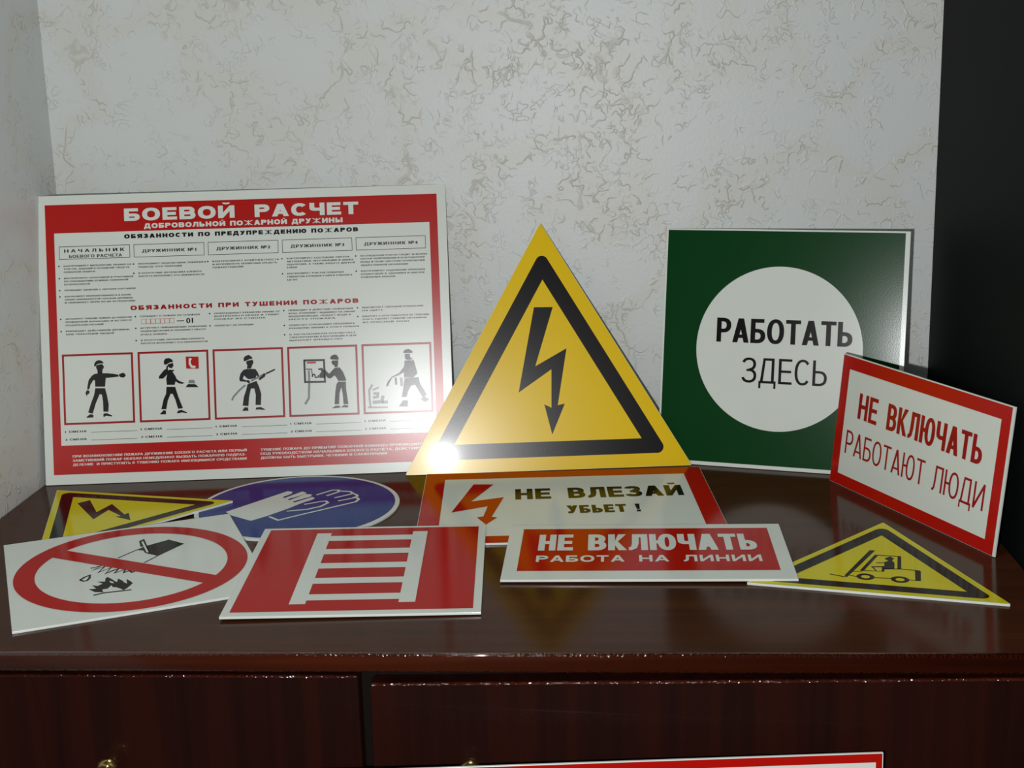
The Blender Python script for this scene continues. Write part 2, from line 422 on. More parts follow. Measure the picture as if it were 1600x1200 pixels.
# ------------------------------------------------------------------ setting
XL, XR, YF, ZF = -0.577, 0.3393, -0.5238, -0.68
def struct(name, me, mat):
    return tag(link(name, me, mat), kind='structure')
struct('wall_back', boxme(XL - 0.1, 2.0, 0.0, 0.1, ZF, 1.9), M['wall'])
lw = struct('wall_left', boxme(XL - 0.1, XL, -0.62, 0.0, ZF, 1.9), M['wall'])
struct('floor', boxme(XL - 0.1, 2.0, -2.6, 0.1, ZF - 0.05, ZF), M['floor'])

# ------------------------------------------------------------------ dresser
dr = empty('dresser', loc=(-0.12, -0.26, ZF))
tag(dr, 'low dark mahogany dresser with a glossy top crowded with signs', 'dresser')
def dpart(name, me, mat, parent=dr):
    o = link(name, me, mat, parent)
    off = Vector((-0.12, -0.26, ZF)) if parent is dr else Vector((0, 0, 0))
    for v in me.vertices: v.co -= Vector((-0.12, -0.26, ZF))
    return o
DX0, DX1 = -0.5755, 0.3375
dpart('tabletop', boxme(DX0, DX1, YF + 0.0035, -0.002, -0.0148, 0.0, 0.0008), M['top'])
bm = bmesh.new()                       # moulded lip along the front of the top
prof = [(0.0035, 0.0)] + [(0.0022 - 0.0022 * sin(a), -0.0022 + 0.0022 * cos(a)) for a in (0, .3, .6, .9, 1.2, 1.5708)] + [(0.0022 - 0.0022 * cos(a), -0.0128 - 0.0022 * sin(a)) for a in (0, .3, .6, .9, 1.2, 1.5708)] + [(0.0035, -0.015)]
va = [bm.verts.new((DX0, YF + y, z)) for y, z in prof]; vb = [bm.verts.new((DX1, YF + y, z)) for y, z in prof]
for i in range(len(prof) - 1): bm.faces.new((va[i], va[i + 1], vb[i + 1], vb[i])).smooth = True
bm.faces.new((va[-1], va[0], vb[0], vb[-1])); bm.faces.new(va[::-1]); bm.faces.new(vb)
bmesh.ops.recalc_face_normals(bm, faces=bm.faces)
me = bpy.data.meshes.new('lip'); bm.to_mesh(me); bm.free()
eo = dpart('edge_moulding', me, [M['edge_face'], M['edge']])
for p in eo.data.polygons: p.material_index = 1 if max(abs(p.normal.y), abs(p.normal.z), abs(p.normal.x)) < 0.998 else 0
for x in (DX0, DX1 - 0.016): dpart('side_panel', boxme(x, x + 0.016, -0.505, -0.004, ZF + 0.0, -0.0148, 0.0008), M['door'])
dpart('divider', boxme(-0.184, -0.168, -0.505, -0.02, ZF + 0.06, -0.0148, 0.0008), M['body'])
dpart('back_panel', boxme(DX0 + 0.016, DX1 - 0.016, -0.02, -0.012, ZF + 0.02, -0.0148), M['body'])
dpart('bottom_panel', boxme(DX0 + 0.016, DX1 - 0.016, -0.50, -0.02, ZF + 0.06, ZF + 0.076), M['body'])
dpart('top_rail', boxme(DX0 + 0.016, DX1 - 0.016, -0.503, -0.485, -0.040, -0.0148), M['body'])
dpart('plinth', boxme(DX0 + 0.016, DX1 - 0.016, -0.48, -0.465, ZF, ZF + 0.06), M['door'])
def knob(x, y, z, parent):
    pr = [(0.0, 0.0), (0.0085, 0.0), (0.009, 0.0015), (0.0065, 0.003), (0.0042, 0.006), (0.0040, 0.010), (0.0065, 0.013), (0.0098, 0.0165), (0.0105, 0.020), (0.0088, 0.0235), (0.005, 0.0255), (0.0, 0.026)]
    bm = bmesh.new(); n = 28; rings = []
    for r, d in pr[1:-1]:
        rings.append([bm.verts.new((x + r * cos(2 * pi * i / n), y - d, z + r * sin(2 * pi * i / n))) for i in range(n)])
    for a, b in zip(rings, rings[1:]):
        for i in range(n): bm.faces.new((a[i], a[(i + 1) % n], b[(i + 1) % n], b[i])).smooth = True
    bm.faces.new(rings[0]); bm.faces.new(rings[-1])
    bmesh.ops.recalc_face_normals(bm, faces=bm.faces)
    me = bpy.data.meshes.new('knob'); bm.to_mesh(me); bm.free()
    return dpart('knob', me, M['brass'], parent)
def panel(name, x0, x1, z1, z0, tilt=0.0):
    me = boxme(x0, x1, YF + 0.0045, YF + 0.0215, z0, z1, 0.0018, 4)
    me.materials.clear()
    for p in me.polygons: p.use_smooth = False
    sl = [max(abs(p.normal.x), abs(p.normal.y), abs(p.normal.z)) < 0.999 and p.normal.z > 0.1 and abs(p.normal.x) < 0.3 for p in me.polygons]
    for p, e_ in zip(me.polygons, sl): p.material_index = int(e_)
    for v in me.vertices: v.co.z += tilt * (v.co.x - x1) if v.co.z > (z0 + z1) / 2 else 0
    o = dpart(name, me, [M['door'], M['edge']])
    for p, e_ in zip(o.data.polygons, sl): p.material_index = int(e_)
    return o
YD = YF + 0.0045
d1 = panel('drawer', DX0 + 0.002, -0.1795, -0.0192, -0.155); knob(-0.3714, YD, -0.0948, d1)
d2 = panel('drawer', DX0 + 0.002, -0.1795, -0.159, -0.365); knob(-0.3714, YD, -0.26, d2)
d3 = panel('drawer', DX0 + 0.002, -0.1795, -0.369, ZF + 0.064); knob(-0.3714, YD, -0.495, d3)
d4 = panel('door', -0.1715, DX1 - 0.002, -0.0190, ZF + 0.064, 0.0125); knob(-0.1002, YD, -0.0940, d4)

# tall black cabinet to the right
cb = empty('tall_cabinet', loc=(XR + 0.25, -0.28, ZF))
tag(cb, 'tall black cabinet standing right of the dresser against the wall', 'cabinet')
def cpart(name, me, mat):
    for v in me.vertices: v.co -= Vector((XR + 0.25, -0.28, ZF))
    return link(name, me, mat, cb)
cpart('side_panel', boxme(XR, XR + 0.018, -0.55, -0.0015, ZF, 1.35, 0.0008), M['cab'])
cpart('side_panel', boxme(XR + 0.482, XR + 0.50, -0.55, -0.0015, ZF, 1.35, 0.0008), M['cab'])
cpart('top_panel', boxme(XR, XR + 0.50, -0.55, -0.0015, 1.35, 1.368, 0.0008), M['cab'])
cpart('back_panel', boxme(XR + 0.018, XR + 0.482, -0.012, -0.004, ZF, 1.35), M['cab'])
for i in range(2):
    dd = cpart('door', boxme(XR + 0.002 + 0.249 * i, XR + 0.249 + 0.249 * i, -0.57, -0.552, ZF + 0.05, 1.365, 0.0012), M['cab'])
cpart('plinth', boxme(XR + 0.018, XR + 0.482, -0.53, -0.515, ZF, ZF + 0.05), M['cab'])

# ------------------------------------------------------------------ signs
BOLT = [(140.1, 171), (159.8, 170.6), (139.3, 109), (172.7, 126.9), (161.4, 67.6), (168.8, 69), (154.6, 37.1), (147.4, 69), (154.7, 65.2), (156.1, 105.4), (121, 82.2)]

# big yellow triangle
s = Sign('high_voltage_sign', 'big', 'large yellow warning triangle with black lightning arrow leaning on the wall', 'sign')
s.board(tri_pts(300, 0, 1.2), 2.0, 'w'); s.shape('yellow_face', [tri_pts(300, 0.25, 1.2)], 'y', 1)
s.shape('black_border', [tri_pts(300, 14.2, 6.5), tri_pts(300, 30.0)], 'k', 2)
s.shape('lightning_arrow', [BOLT], 'k', 2)

# green square
s = Sign('work_here_sign', 'green', 'green square sign with white disc reading РАБОТАТЬ ЗДЕСЬ', 'sign', 'semi_')
s.board(rect(0, 0, 250, 250)); s.shape('green_field', [rect(2.2, 4.0, 245.2, 248.2), circ(123, 126, 85.8)], 'gr', 1)
s.mesh('lettering', big('РАБОТАТЬ', 58.2, 197.9, 131.6, 25.3, 4.9, 3.9, .10), 'k')
s.mesh('lettering', big('ЗДЕСЬ', 87.2, 174.2, 90.0, 26.3, 2.9, 2.5, .16), 'k')

# red framed sign at the right
s = Sign('people_working_sign', 'red', 'red framed white sign reading НЕ ВКЛЮЧАТЬ РАБОТАЮТ ЛЮДИ beside black cabinet', 'sign', 'semi_')
s.board(rect(0, 0, 240, 127.9))
s.shape('red_border', [rect(0.4, 0.4, 237.6, 126.9), rect(12.2, 11.5, 226.4, 114.6)], 'r', 1)
s.mesh('lettering', join([big('НЕ', 33.0, 63.0, 70.6, 24.8, 4.6, 3.7, .12), big('ВКЛЮЧАТЬ', 78, 209.6, 70.6, 24.8, 4.6, 3.7, .12)]), 'dr')
s.mesh('lettering', join([big('РАБОТАЮТ', 19.2, 139.8, 33.4, 22.9, 2.3, 2.1, .17), big('ЛЮДИ', 151.6, 219.1, 33.4, 22.9, 2.3, 2.1, .17)]), 'dr')

# fire crew poster
s = Sign('fire_crew_poster', 'poster', 'large red and white fire crew duties poster leaning in the left corner', 'poster', 'matt_')
s.board(rect(0, 0, 420, 297), 3.0)
s.shape('red_border', [rect(8.6, 10.4, 410.6, 287.5), rect(17.2, 40.2, 402.2, 258.3)], 'r', 1)
s.mesh('title', join([big('БОЕВОЙ', 89.0, 201.9, 268.9, 12.8, 5.0, 3.1, .15), big('РАСЧЕТ', 222.5, 329.3, 268.9, 12.8, 5.0, 3.1, .15),
    big('ДОБРОВОЛЬНОЙ ПОЖАРНОЙ ДРУЖИНЫ', 109, 312.6, 260.8, 5.0, 1.9, 1.3, .16)]), 'w')
s.mesh('heading', big('ОБЯЗАННОСТИ ПО ПРЕДУПРЕЖДЕНИЮ ПОЖАРОВ', 88.3, 328.3, 250.9, 4.3, 1.9, 1.2, .22), 'k')
s.mesh('heading', big('ОБЯЗАННОСТИ ПРИ ТУШЕНИИ ПОЖАРОВ', 92.2, 326, 177.0, 4.6, 1.95, 1.25, .26), 'dr', label='dark red heading across the middle')
BX = [21.6, 97.5, 173.4, 249.5, 325.4]
hd = ['', 'ДРУЖИННИК №1', 'ДРУЖИННИК №2', 'ДРУЖИННИК №3', 'ДРУЖИННИК №4']
for i, x in enumerate(BX):
    s.shape('caption_box', [rect(x, 231.2, x + 72.2, 244.6), rect(x + .5, 231.7, x + 71.7, 244.1)], 'k', 2)
    if i == 0: t = join([text('НАЧАЛЬНИК', x + 5.2, x + 66.6, 238.3, 3.3, (.1, 0), 1.7), text('БОЕВОГО РАСЧЕТА', x + 10, x + 64, 232.7, 3.0, (.1, 0), 1.2)])
    else: t = text(hd[i], x + 8.6, x + 64, 236.1, 3.1, (.1, 0), 1.25)
    s.mesh('caption', t, 'k')
SMALL = {
 0: [(224.4, 94.7, 'КОНТРОЛИРУЕТ ВЫПОЛНЕНИЕ ПРАВИЛ НА'), (221.4, 92.5, 'УЧАСТКЕ, ЗАДАНИЙ И ОСНАЩЕНИЕ СРЕДСТВ'), (218.2, 57.5, 'ПОЖАРНОЙ ЗАЩИТЫ'),
     (211.8, 96.4, 'ИНСТРУКТИРУЕТ РАБОТНИКОВ И УЧАСТНИКОВ'), (208.7, 90.9, 'ПО СОБЛЮДЕНИЮ РЕЖИМА ПОЖАРНОЙ'), (205.5, 51.8, 'БЕЗОПАСНОСТИ'),
     (199.5, 98.0, 'ПРОВОДИТ ЗАНЯТИЯ С ЛИЧНЫМ СОСТАВОМ'), (193.1, 93.5, 'КОНТРОЛИРУЕТ УКОМПЛЕКТОВАННОСТЬ И ЗНАНИЕ'), (189.9, 94.9, 'СВОИХ ОБЯЗАННОСТЕЙ ЧЛЕНАМИ ДРУЖИНЫ'), (186.8, 97.5, 'И ПРИНИМАЕТ МЕРЫ ПО ИХ УСТРАНЕНИЮ')],
 1: [(224.4, 171.0, 'КОНТРОЛИРУЕТ СРЕДСТВА СВЯЗИ, ПОЖАРНЫЙ И'), (221.2, 146.0, 'ПОДЪЕЗД, ПУТИ ЭВАКУАЦИИ'), (214.8, 166.0, 'В ОТСУТСТВИЕ НАЧАЛЬНИКА БОЕВОГО'), (211.6, 168.5, 'РАСЧЕТА ИСПОЛНЯЕТ ЕГО ОБЯЗАННОСТИ')],
 2: [(224.6, 246.0, 'КОНТРОЛИРУЕТ КОМПЛЕКТНОСТЬ'), (221.4, 243.5, 'И ИСПРАВНОСТЬ ПЕРВИЧНЫХ СРЕДСТВ'), (218.2, 209.0, 'ПОЖАРОТУШЕНИЯ')],
 3: [(225.0, 318.0, 'КОНТРОЛИРУЕТ СОСТОЯНИЕ СИСТЕМ'), (221.9, 323.0, 'АВТОМАТИКИ, ВЕНТИЛЯЦИИ И ДЫМО-'), (218.8, 323.5, 'УДАЛЕНИЯ, А ТАКЖЕ РАБОТУ ДВЕРЕЙ'), (215.7, 264.0, 'И ЛЮКОВ'),
     (209.4, 312.0, 'КОНТРОЛИРУЕТ УЧАСТОК ПОЖАРНЫХ'), (206.2, 320.5, 'ГИДРАНТОВ И РУКАВОВ К НИМ И СТВОЛОВ В'), (203.0, 264.0, 'ЦЕХЕ')],
 4: [(225.4, 399.5, 'НА ОТВЕДЕННОМ УЧАСТКЕ СЛЕДИТ ЗА ИСПРАВ-'), (222.3, 396.0, 'НОСТЬЮ ОБОРУДОВАНИЯ И ОГНЕТУШИТЕЛЕЙ'), (219.0, 396.0, 'ВОДЫ И ПЕНЫ СИСТЕМЫ ОПОВЕЩЕНИЯ'), (215.6, 378.5, 'ЛЮДЕЙ И ПОЖАРНОЙ СИГНАЛИЗАЦИИ'),
     (209.6, 396.0, 'КОНТРОЛИРУЕТ СОДЕРЖАНИЕ ПРОХОДОВ'), (206.4, 395.0, 'ПОДЪЕЗДОВ К ЗДАНИЯМ И ЩИТАМ'), (203.2, 365.0, 'ПОЖАРНЫХ КРАНОВ')]}
LOWER = {
 0: [(170.0, 93.3, 'ОРГАНИЗУЕТ ТУШЕНИЕ ПОЖАРА ДО ПРИБЫТИЯ'), (166.8, 93.2, 'ПОЖАРНОЙ КОМАНДЫ И ВСТРЕЧУ'), (163.6, 64.1, 'ПОДРАЗДЕЛЕНИЙ'), (157.4, 90.3, 'РУКОВОДИТ ДЕЙСТВИЯМИ ДРУЖИНЫ'), (154.2, 74.4, 'ПРИ ЭВАКУАЦИИ ЛЮДЕЙ')],
 1: [(170.3, 163.1, 'СООБЩАЕТ О ПОЖАРЕ ПО ТЕЛЕФОНУ'), (158.2, 169.8, 'ВСТРЕЧАЕТ ПРИБЫВАЮЩИЕ ПОЖАРНЫЕ'), (155.0, 168.1, 'ПОДРАЗДЕЛЕНИЯ И УКАЗЫВАЕТ МЕСТО'), (151.5, 128.7, 'ОЧАГА ПОЖАРА'), (145.6, 166.2, 'В ОТСУТСТВИЕ НАЧАЛЬНИКА БОЕВОГО'), (142.4, 169.7, 'РАСЧЕТА ИСПОЛНЯЕТ ЕГО ОБЯЗАННОСТИ')],
 2: [(170.8, 244.9, 'ПРОКЛАДЫВАЕТ РУКАВНУЮ ЛИНИЮ ОТ'), (167.8, 244.1, 'ВНУТРЕННЕГО КРАНА И ТУШИТ'), (164.8, 229.9, 'ПОЖАР ИЗ СТВОЛА'), (158.2, 217.1, 'ПОМОГАЕТ НА ПОЗИЦИИ')],
 3: [(171.4, 319.9, 'ПРИВОДИТ В ДЕЙСТВИЕ ПОЖАРНЫЙ'), (168.2, 322.0, 'КРАН, ОТКРЫВАЕТ ЗАДВИЖКУ НА ЛИНИИ'), (165.1, 318.0, 'ВОДОПРОВОДА, ПОДАЕТ ВОДУ К'), (162.0, 301.7, 'МЕСТУ ПОЖАРА'),
     (156.0, 321.5, 'ПОМОГАЕТ СТВОЛЬЩИКУ ПРОЛОЖИТЬ'), (152.8, 326.0, 'РУКАВНУЮ ЛИНИЮ К ОЧАГУ ПОЖАРА'), (146.4, 321.9, 'С НАЧАЛЬНИКОМ ОТКЛЮЧАЕТ'), (143.4, 323.0, 'ЭЛЕКТРОЭНЕРГИЮ И ВЕНТИЛЯЦИЮ В ЦЕХЕ'), (140.3, 308.2, 'ВЫНОСИТ ИМУЩЕСТВО')],
 4: [(171.8, 393.0, 'ВЫКЛЮЧАЕТ СИЛОВОЙ РУБИЛЬНИК'), (168.7, 351.1, 'НА ЩИТЕ'), (162.7, 398.6, 'РАБОТАЕТ С ОГНЕТУШИТЕЛЕМ ПО ТУШЕНИЮ'), (159.6, 396.0, 'ОЧАГА, УДАЛЯЕТ ГОРЮЧИЕ МАТЕРИАЛЫ'), (156.4, 377.5, 'ИЗ ОПАСНОЙ ЗОНЫ')]}
BUL = {0: [224.4, 211.8, 199.5, 193.1], 1: [224.4, 214.8], 2: [224.6], 3: [225, 209.4], 4: [225.4, 209.6]}
BUL2 = {0: [170, 157.4], 1: [170.3, 158.2, 145.6], 2: [170.8, 158.2], 3: [171.4, 156, 146.4], 4: [171.8, 162.7]}
def small_block(D, B):
    for i in range(5):
        x = BX[i] + 4.2
        parts = [text(t, x, x1, yc - .75, 1.5, (.1, 0), 1.15) for yc, x1, t in D[i]]
        parts += [curve_mesh([circ(BX[i] - .6, yc, .8, n=10)]) for yc in B[i]]
        s.mesh('small_print', join(parts), 'k')
small_block(SMALL, BUL); small_block(LOWER, BUL2)
s.shape('stamp_boxes', [rect(102.8 + 4.8 * i, 162.4, 107.6 + 4.8 * i, 167.4) for i in range(7)] + [rect(103.1 + 4.8 * i, 162.7, 107.3 + 4.8 * i, 167.1) for i in range(7)], 'r', 2)
s.mesh('small_print', join([curve_mesh([rect(139, 164, 146.4, 164.9)]), text('01', 148.6, 155.6, 161.8, 5.6, (.05, 0))]), 'k')
PX = [20.8, 97.8, 174.4, 250.9, 327.4]
bars = []
for i, x in enumerate(PX):
    s.shape('picture_frame', [rect(x, 61.3, x + 72.2, 133.8), rect(x + 2.1, 63.4, x + 70.1, 131.7)], 'dr', 2)
    for yy, nn in ((52.9, '1'), (44.9, '2')):
        bars += [text(nn + ' СМЕНА', x + .6, x + 22.6, yy + .4, 2.0, (.12, 0), 1.2), curve_mesh([rect(x + 27, yy, x + 73.8, yy + .35)])]
s.mesh('shift_lines', join(bars), 'k')
foot = [('ПРИ ВОЗНИКНОВЕНИИ ПОЖАРА ДРУЖИННИК БОЕВОГО РАСЧЕТА ИЛИ ПЕРВЫЙ', 28.2, 206), ('ЗАМЕТИВШИЙ ПОЖАР ОБЯЗАН НЕМЕДЛЕННО ВЫЗВАТЬ ПОЖАРНУЮ ПОДРАЗ-', 28.2, 205), ('ДЕЛЕНИЕ  И ПРИСТУПИТЬ К ТУШЕНИЮ ПОЖАРА ИМЕЮЩИМИСЯ СРЕДСТВАМИ', 28.2, 205.5)]
foot2 = [('ТУШЕНИЕ ПОЖАРА ДО ПРИБЫТИЯ ПОЖАРНОЙ КОМАНДЫ ПРОИЗВОДИТСЯ', 220, 390), ('ПОД РУКОВОДСТВОМ НАЧАЛЬНИКА БОЕВОГО РАСЧЕТА, ДЕЙСТВИЯ', 220, 384), ('ДОЛЖНЫ БЫТЬ БЫСТРЫМИ, ЧЕТКИМИ И СЛАЖЕННЫМИ', 220, 350)]
s.mesh('footer_print', join([text(t, a, b, 27.7 - 4.3 * i, 2.4, (.09, 0), 1.15) for i, (t, a, b) in enumerate(foot)] + [text(t, a, b, 27.5 - 4.2 * i, 2.4, (.09, 0), 1.15) for i, (t, a, b) in enumerate(foot2)]), 'w')
FIG = [[0,"p","k",0,[[53.2,121.0],[53.6,123.8],[55.5,126.0],[58.3,126.9],[61.1,126.0],[63.3,123.6],[61.4,123.4],[58.2,123.3],[55.7,122.3],[54.6,120.2]]],[0,"p","k",0,[[55.3,121.6],[61.3,122.8],[63.3,119.9],[62.2,117.5],[61.5,116.8],[61.3,112.9],[56.4,113.1],[56.4,116.6],[55.2,118.8]]],[0,"p","k",0,[[56.2,113.1],[61.3,113.3],[66.2,113.1],[71.9,112.4],[77.8,111.1],[77.7,109.2],[71.7,108.7],[64.6,108.2],[63.6,99.4],[53.6,99.7],[53.6,106.1],[51.9,106.5],[48.9,102.0],[47.4,97.1],[45.3,97.2],[46.1,102.1],[47.3,107.0],[50.7,111.2],[53.5,112.8]]],[0,"p","k",0,[[78.2,111.6],[81.7,113.0],[83.8,112.5],[85.2,110.0],[83.0,108.0],[80.1,108.4],[78.3,109.5]]],[0,"p","k",0,[[45.1,96.5],[47.6,95.7],[47.5,92.9],[45.7,92.3],[44.5,90.2],[43.5,93.7]]],[0,"p","k",0,[[53.7,98.2],[63.5,97.8],[65.3,90.2],[66.7,80.9],[66.1,73.5],[61.0,73.7],[61.0,84.7],[60.1,91.4],[57.8,91.8],[53.7,82.8],[50.1,72.0],[45.6,73.5],[48.8,83.0],[52.0,90.6]]],[0,"p","k",0,[[43.7,68.7],[45.1,70.0],[47.7,71.7],[50.8,70.9],[50.7,68.1],[44.0,68.0]]],[0,"p","k",0,[[60.8,68.8],[61.0,71.6],[64.2,72.2],[66.7,71.0],[69.8,69.5],[69.4,68.5],[63.1,69.4],[62.3,68.4]]],[1,"p","k",0,[[124.3,120.3],[124.4,123.9],[126.3,126.1],[129.5,126.5],[132.6,125.0],[133.9,122.5],[130.7,121.9],[128.5,120.9],[126.4,119.6]]],[1,"p","k",0,[[128.5,120.2],[133.5,121.4],[134.1,118.6],[132.2,115.8],[129.8,116.6],[128.1,118.1]]],[1,"p","k",0,[[118.4,105.7],[119.2,108.5],[124.0,114.0],[126.6,115.7],[127.0,118.8],[128.4,118.8],[128.2,113.8],[130.4,114.5],[133.2,114.0],[134.3,114.7],[134.2,112.9],[132.8,112.3],[135.1,108.6],[137.1,104.3],[140.1,102.1],[144.7,100.5],[142.5,99.4],[139.0,100.0],[135.6,102.3],[134.6,98.8],[126.6,99.0],[126.1,105.4],[127.4,109.6],[123.0,105.5]]],[1,"p","k",0,[[126.1,96.9],[135.0,96.6],[137.8,86.6],[142.2,74.4],[137.2,73.9],[134.8,83.2],[132.2,89.6],[130.1,89.7],[127.0,82.7],[125.2,74.0],[120.1,74.1],[122.8,84.3],[125.5,89.9]]],[1,"p","k",0,[[118.3,68.9],[120.9,71.6],[122.3,73.0],[124.8,72.6],[124.6,68.7]]],[1,"p","k",0,[[135.7,69.7],[137.2,72.1],[140.7,72.7],[146.3,70.0],[145.9,69.2],[140.6,70.1],[137.8,69.3]]],[1,"p","g",0,[[149.4,103.2],[154.7,103.0],[155.6,99.4],[148.5,99.7]]],[1,"p","k",0,[[148.2,99.0],[155.6,98.7],[159.0,95.4],[145.6,95.9]]],[1,"p","r",0,[[146.8,127.4],[159.9,126.9],[159.8,114.5],[147.0,115.0]]],[1,"p","w",0,[[149.9,125.5],[152.1,125.8],[153.1,124.3],[151.6,122.9],[152.2,119.4],[153.9,117.6],[156.0,117.8],[157.0,116.4],[155.2,115.0],[151.7,115.9],[149.7,119.5]]],[2,"p","k",0,[[206.1,120.4],[206.0,124.0],[208.1,126.0],[211.3,126.9],[214.4,124.8],[215.1,123.0],[210.8,122.1],[207.9,120.7]]],[2,"p","k",0,[[208.9,120.6],[215.0,121.9],[216.0,119.0],[214.4,115.9],[213.2,112.7],[209.0,112.9],[209.5,116.4],[208.5,118.6]]],[2,"p","k",0,[[208.9,112.5],[217.5,112.2],[219.8,109.0],[221.1,105.4],[220.0,104.0],[218.6,105.5],[217.4,102.7],[211.3,101.8],[208.9,102.6],[205.8,105.9],[204.3,102.4],[207.1,100.9],[210.6,100.8],[211.9,99.0],[210.5,97.2],[208.4,99.1],[201.3,100.0],[200.8,103.2],[202.4,108.2],[205.4,111.6]]],[2,"p","k",0,[[220.2,101.5],[224.3,105.3],[226.5,107.7],[228.2,106.5],[227.1,103.8],[221.9,100.4]]],[2,"p","k",0,[[209.0,96.6],[212.6,97.9],[218.4,99.8],[220.9,93.3],[222.8,86.2],[222.0,74.8],[216.5,75.0],[217.1,85.7],[215.9,92.1],[212.4,92.2],[210.3,83.8],[209.2,74.2],[203.3,74.8],[204.9,84.0],[207.3,90.3]]],[2,"p","k",0,[[202.6,69.5],[205.2,73.0],[208.7,72.8],[209.0,69.3]]],[2,"p","k",0,[[216.3,70.1],[217.3,72.5],[221.9,72.7],[226.4,70.1],[225.7,69.6],[218.6,70.3]]],[2,"s","g",2.0,[[212.7,100.0],[219.9,103.4],[227.2,106.6]]],[2,"s","k",1.6,[[228.3,106.9],[237.7,111.0]]],[2,"s","g",1.8,[[192.4,80.5],[194.3,84.3],[200.2,90.5],[206.8,95.9]]],[3,"s","k",2.0,[[268.1,119.2],[288.3,118.9],[288.7,96.5],[268.2,96.9],[268.1,120.1]]],[3,"p","r",0,[[270.6,117.5],[279.9,117.7],[280.0,115.8],[270.8,115.9]]],[3,"s","k",0.9,[[269.6,110.1],[275.3,109.9],[276.1,101.7]]],[3,"s","k",1.3,[[275.7,102.1],[276.2,104.2],[278.3,104.4],[278.9,101.2],[281.8,101.5],[282.2,103.6]]],[3,"p","k",0,[[282.1,110.4],[286.4,110.9],[289.4,104.4],[288.8,100.2],[282.8,100.7],[283.3,104.6],[284.8,106.0],[285.3,108.5],[282.1,108.9]]],[3,"s","g",2.3,[[272.4,108.9],[272.4,96.5],[271.5,80.2],[267.4,73.9]]],[3,"p","k",0,[[294.5,119.9],[295.8,122.7],[299.1,124.3],[301.9,123.5],[303.6,120.3],[303.2,118.7],[296.8,119.2]]],[3,"p","k",0,[[296.7,118.0],[302.8,118.2],[303.0,116.0],[302.1,111.1],[299.3,111.2],[298.6,113.3],[297.2,113.7],[295.9,116.3]]],[3,"p","k",0,[[299.2,110.5],[304.3,110.7],[307.6,105.9],[310.5,98.0],[310.1,96.6],[302.3,96.9],[300.9,99.8],[298.9,102.7],[294.5,99.6],[291.7,100.1],[289.7,103.0],[288.8,107.3],[286.3,108.1],[288.9,109.4],[291.2,106.5],[293.3,104.6],[297.0,108.4]]],[3,"p","k",0,[[302.2,96.0],[310.1,95.7],[310.1,88.0],[312.0,72.3],[307.0,72.5],[306.4,83.9],[305.2,90.4],[303.2,84.0],[302.3,72.7],[297.7,72.8],[298.9,85.6],[300.3,93.4]]],[3,"p","k",0,[[294.7,68.7],[299.1,71.4],[303.3,70.9],[303.3,69.1],[299.0,68.9]]],[3,"p","k",0,[[304.0,69.4],[307.7,71.8],[311.9,70.9],[311.5,69.2]]],[4,"p","k",0,[[370.2,124.1],[372.1,126.6],[375.7,127.5],[379.9,125.2],[379.8,123.1],[372.0,123.0]]],[4,"p","k",0,[[371.9,122.1],[376.9,122.3],[377.5,118.9],[380.3,116.7],[375.2,115.8],[372.4,116.9],[371.8,119.1]]],[4,"p","k",0,[[371.6,115.5],[381.0,115.6],[382.8,108.0],[384.3,101.6],[379.5,97.4],[370.2,97.8],[370.4,103.5],[365.3,100.8],[358.0,98.2],[353.4,89.8],[351.2,89.2],[353.6,94.8],[357.4,98.9],[365.4,102.9],[370.7,109.2]]],[4,"s","k",2.0,[[361.6,98.1],[362.0,90.9]]],[4,"s","g",3.0,[[367.3,97.9],[367.7,89.3]]],[4,"p","k",0,[[370.9,96.9],[385.3,97.8],[386.4,91.5],[391.1,83.5],[393.1,79.1],[388.7,76.5],[385.4,83.0],[381.4,90.3],[377.0,89.0],[373.9,83.4],[372.2,77.7],[367.2,77.9],[369.0,86.4]]],[4,"p","k",0,[[364.0,68.1],[368.5,74.3],[373.5,74.1],[373.3,67.7]]],[4,"p","k",0,[[386.5,75.1],[390.9,77.8],[395.7,74.1],[391.3,71.4]]],[4,"s","g",2.0,[[334.6,68.8],[333.9,77.7],[333.9,86.2],[337.4,91.8]]],[4,"s","g",1.6,[[337.5,86.1],[344.0,88.7]]],[4,"s","g",2.6,[[338.1,82.5],[342.7,82.4],[342.2,78.8],[337.5,78.3]]],[4,"s","g",3.4,[[337.0,73.3],[346.3,73.7],[348.0,80.0]]],[4,"s","g",3.0,[[347.0,72.9],[352.7,73.5]]],[4,"s","g",1.6,[[331.8,68.2],[352.5,67.8]]]]
lab = ['firefighter pointing to the side', 'firefighter telephoning beside a hat and red telephone mark', 'firefighter holding a hose nozzle', 'firefighter opening a hydrant box', 'grey firefighter with an extinguisher by flames']
for i in range(5):
    fe = empty('pictogram'); fe.parent = s.e; fe['label'] = lab[i]
    by = {}
    for n, kind, c, wd, pts in FIG:
        if n == i: by.setdefault(c, []).append(curve_mesh([pts]) if kind == 'p' else stroke(pts, wd))
    for j, (c, ms) in enumerate(sorted(by.items(), key=lambda t: 'gkrw'.index(t[0]))):
        s.mesh('figure' if c == 'k' else {'g': 'grey_detail', 'r': 'red_mark', 'w': 'handset'}[c], join(ms), c, 2 + j, fe)

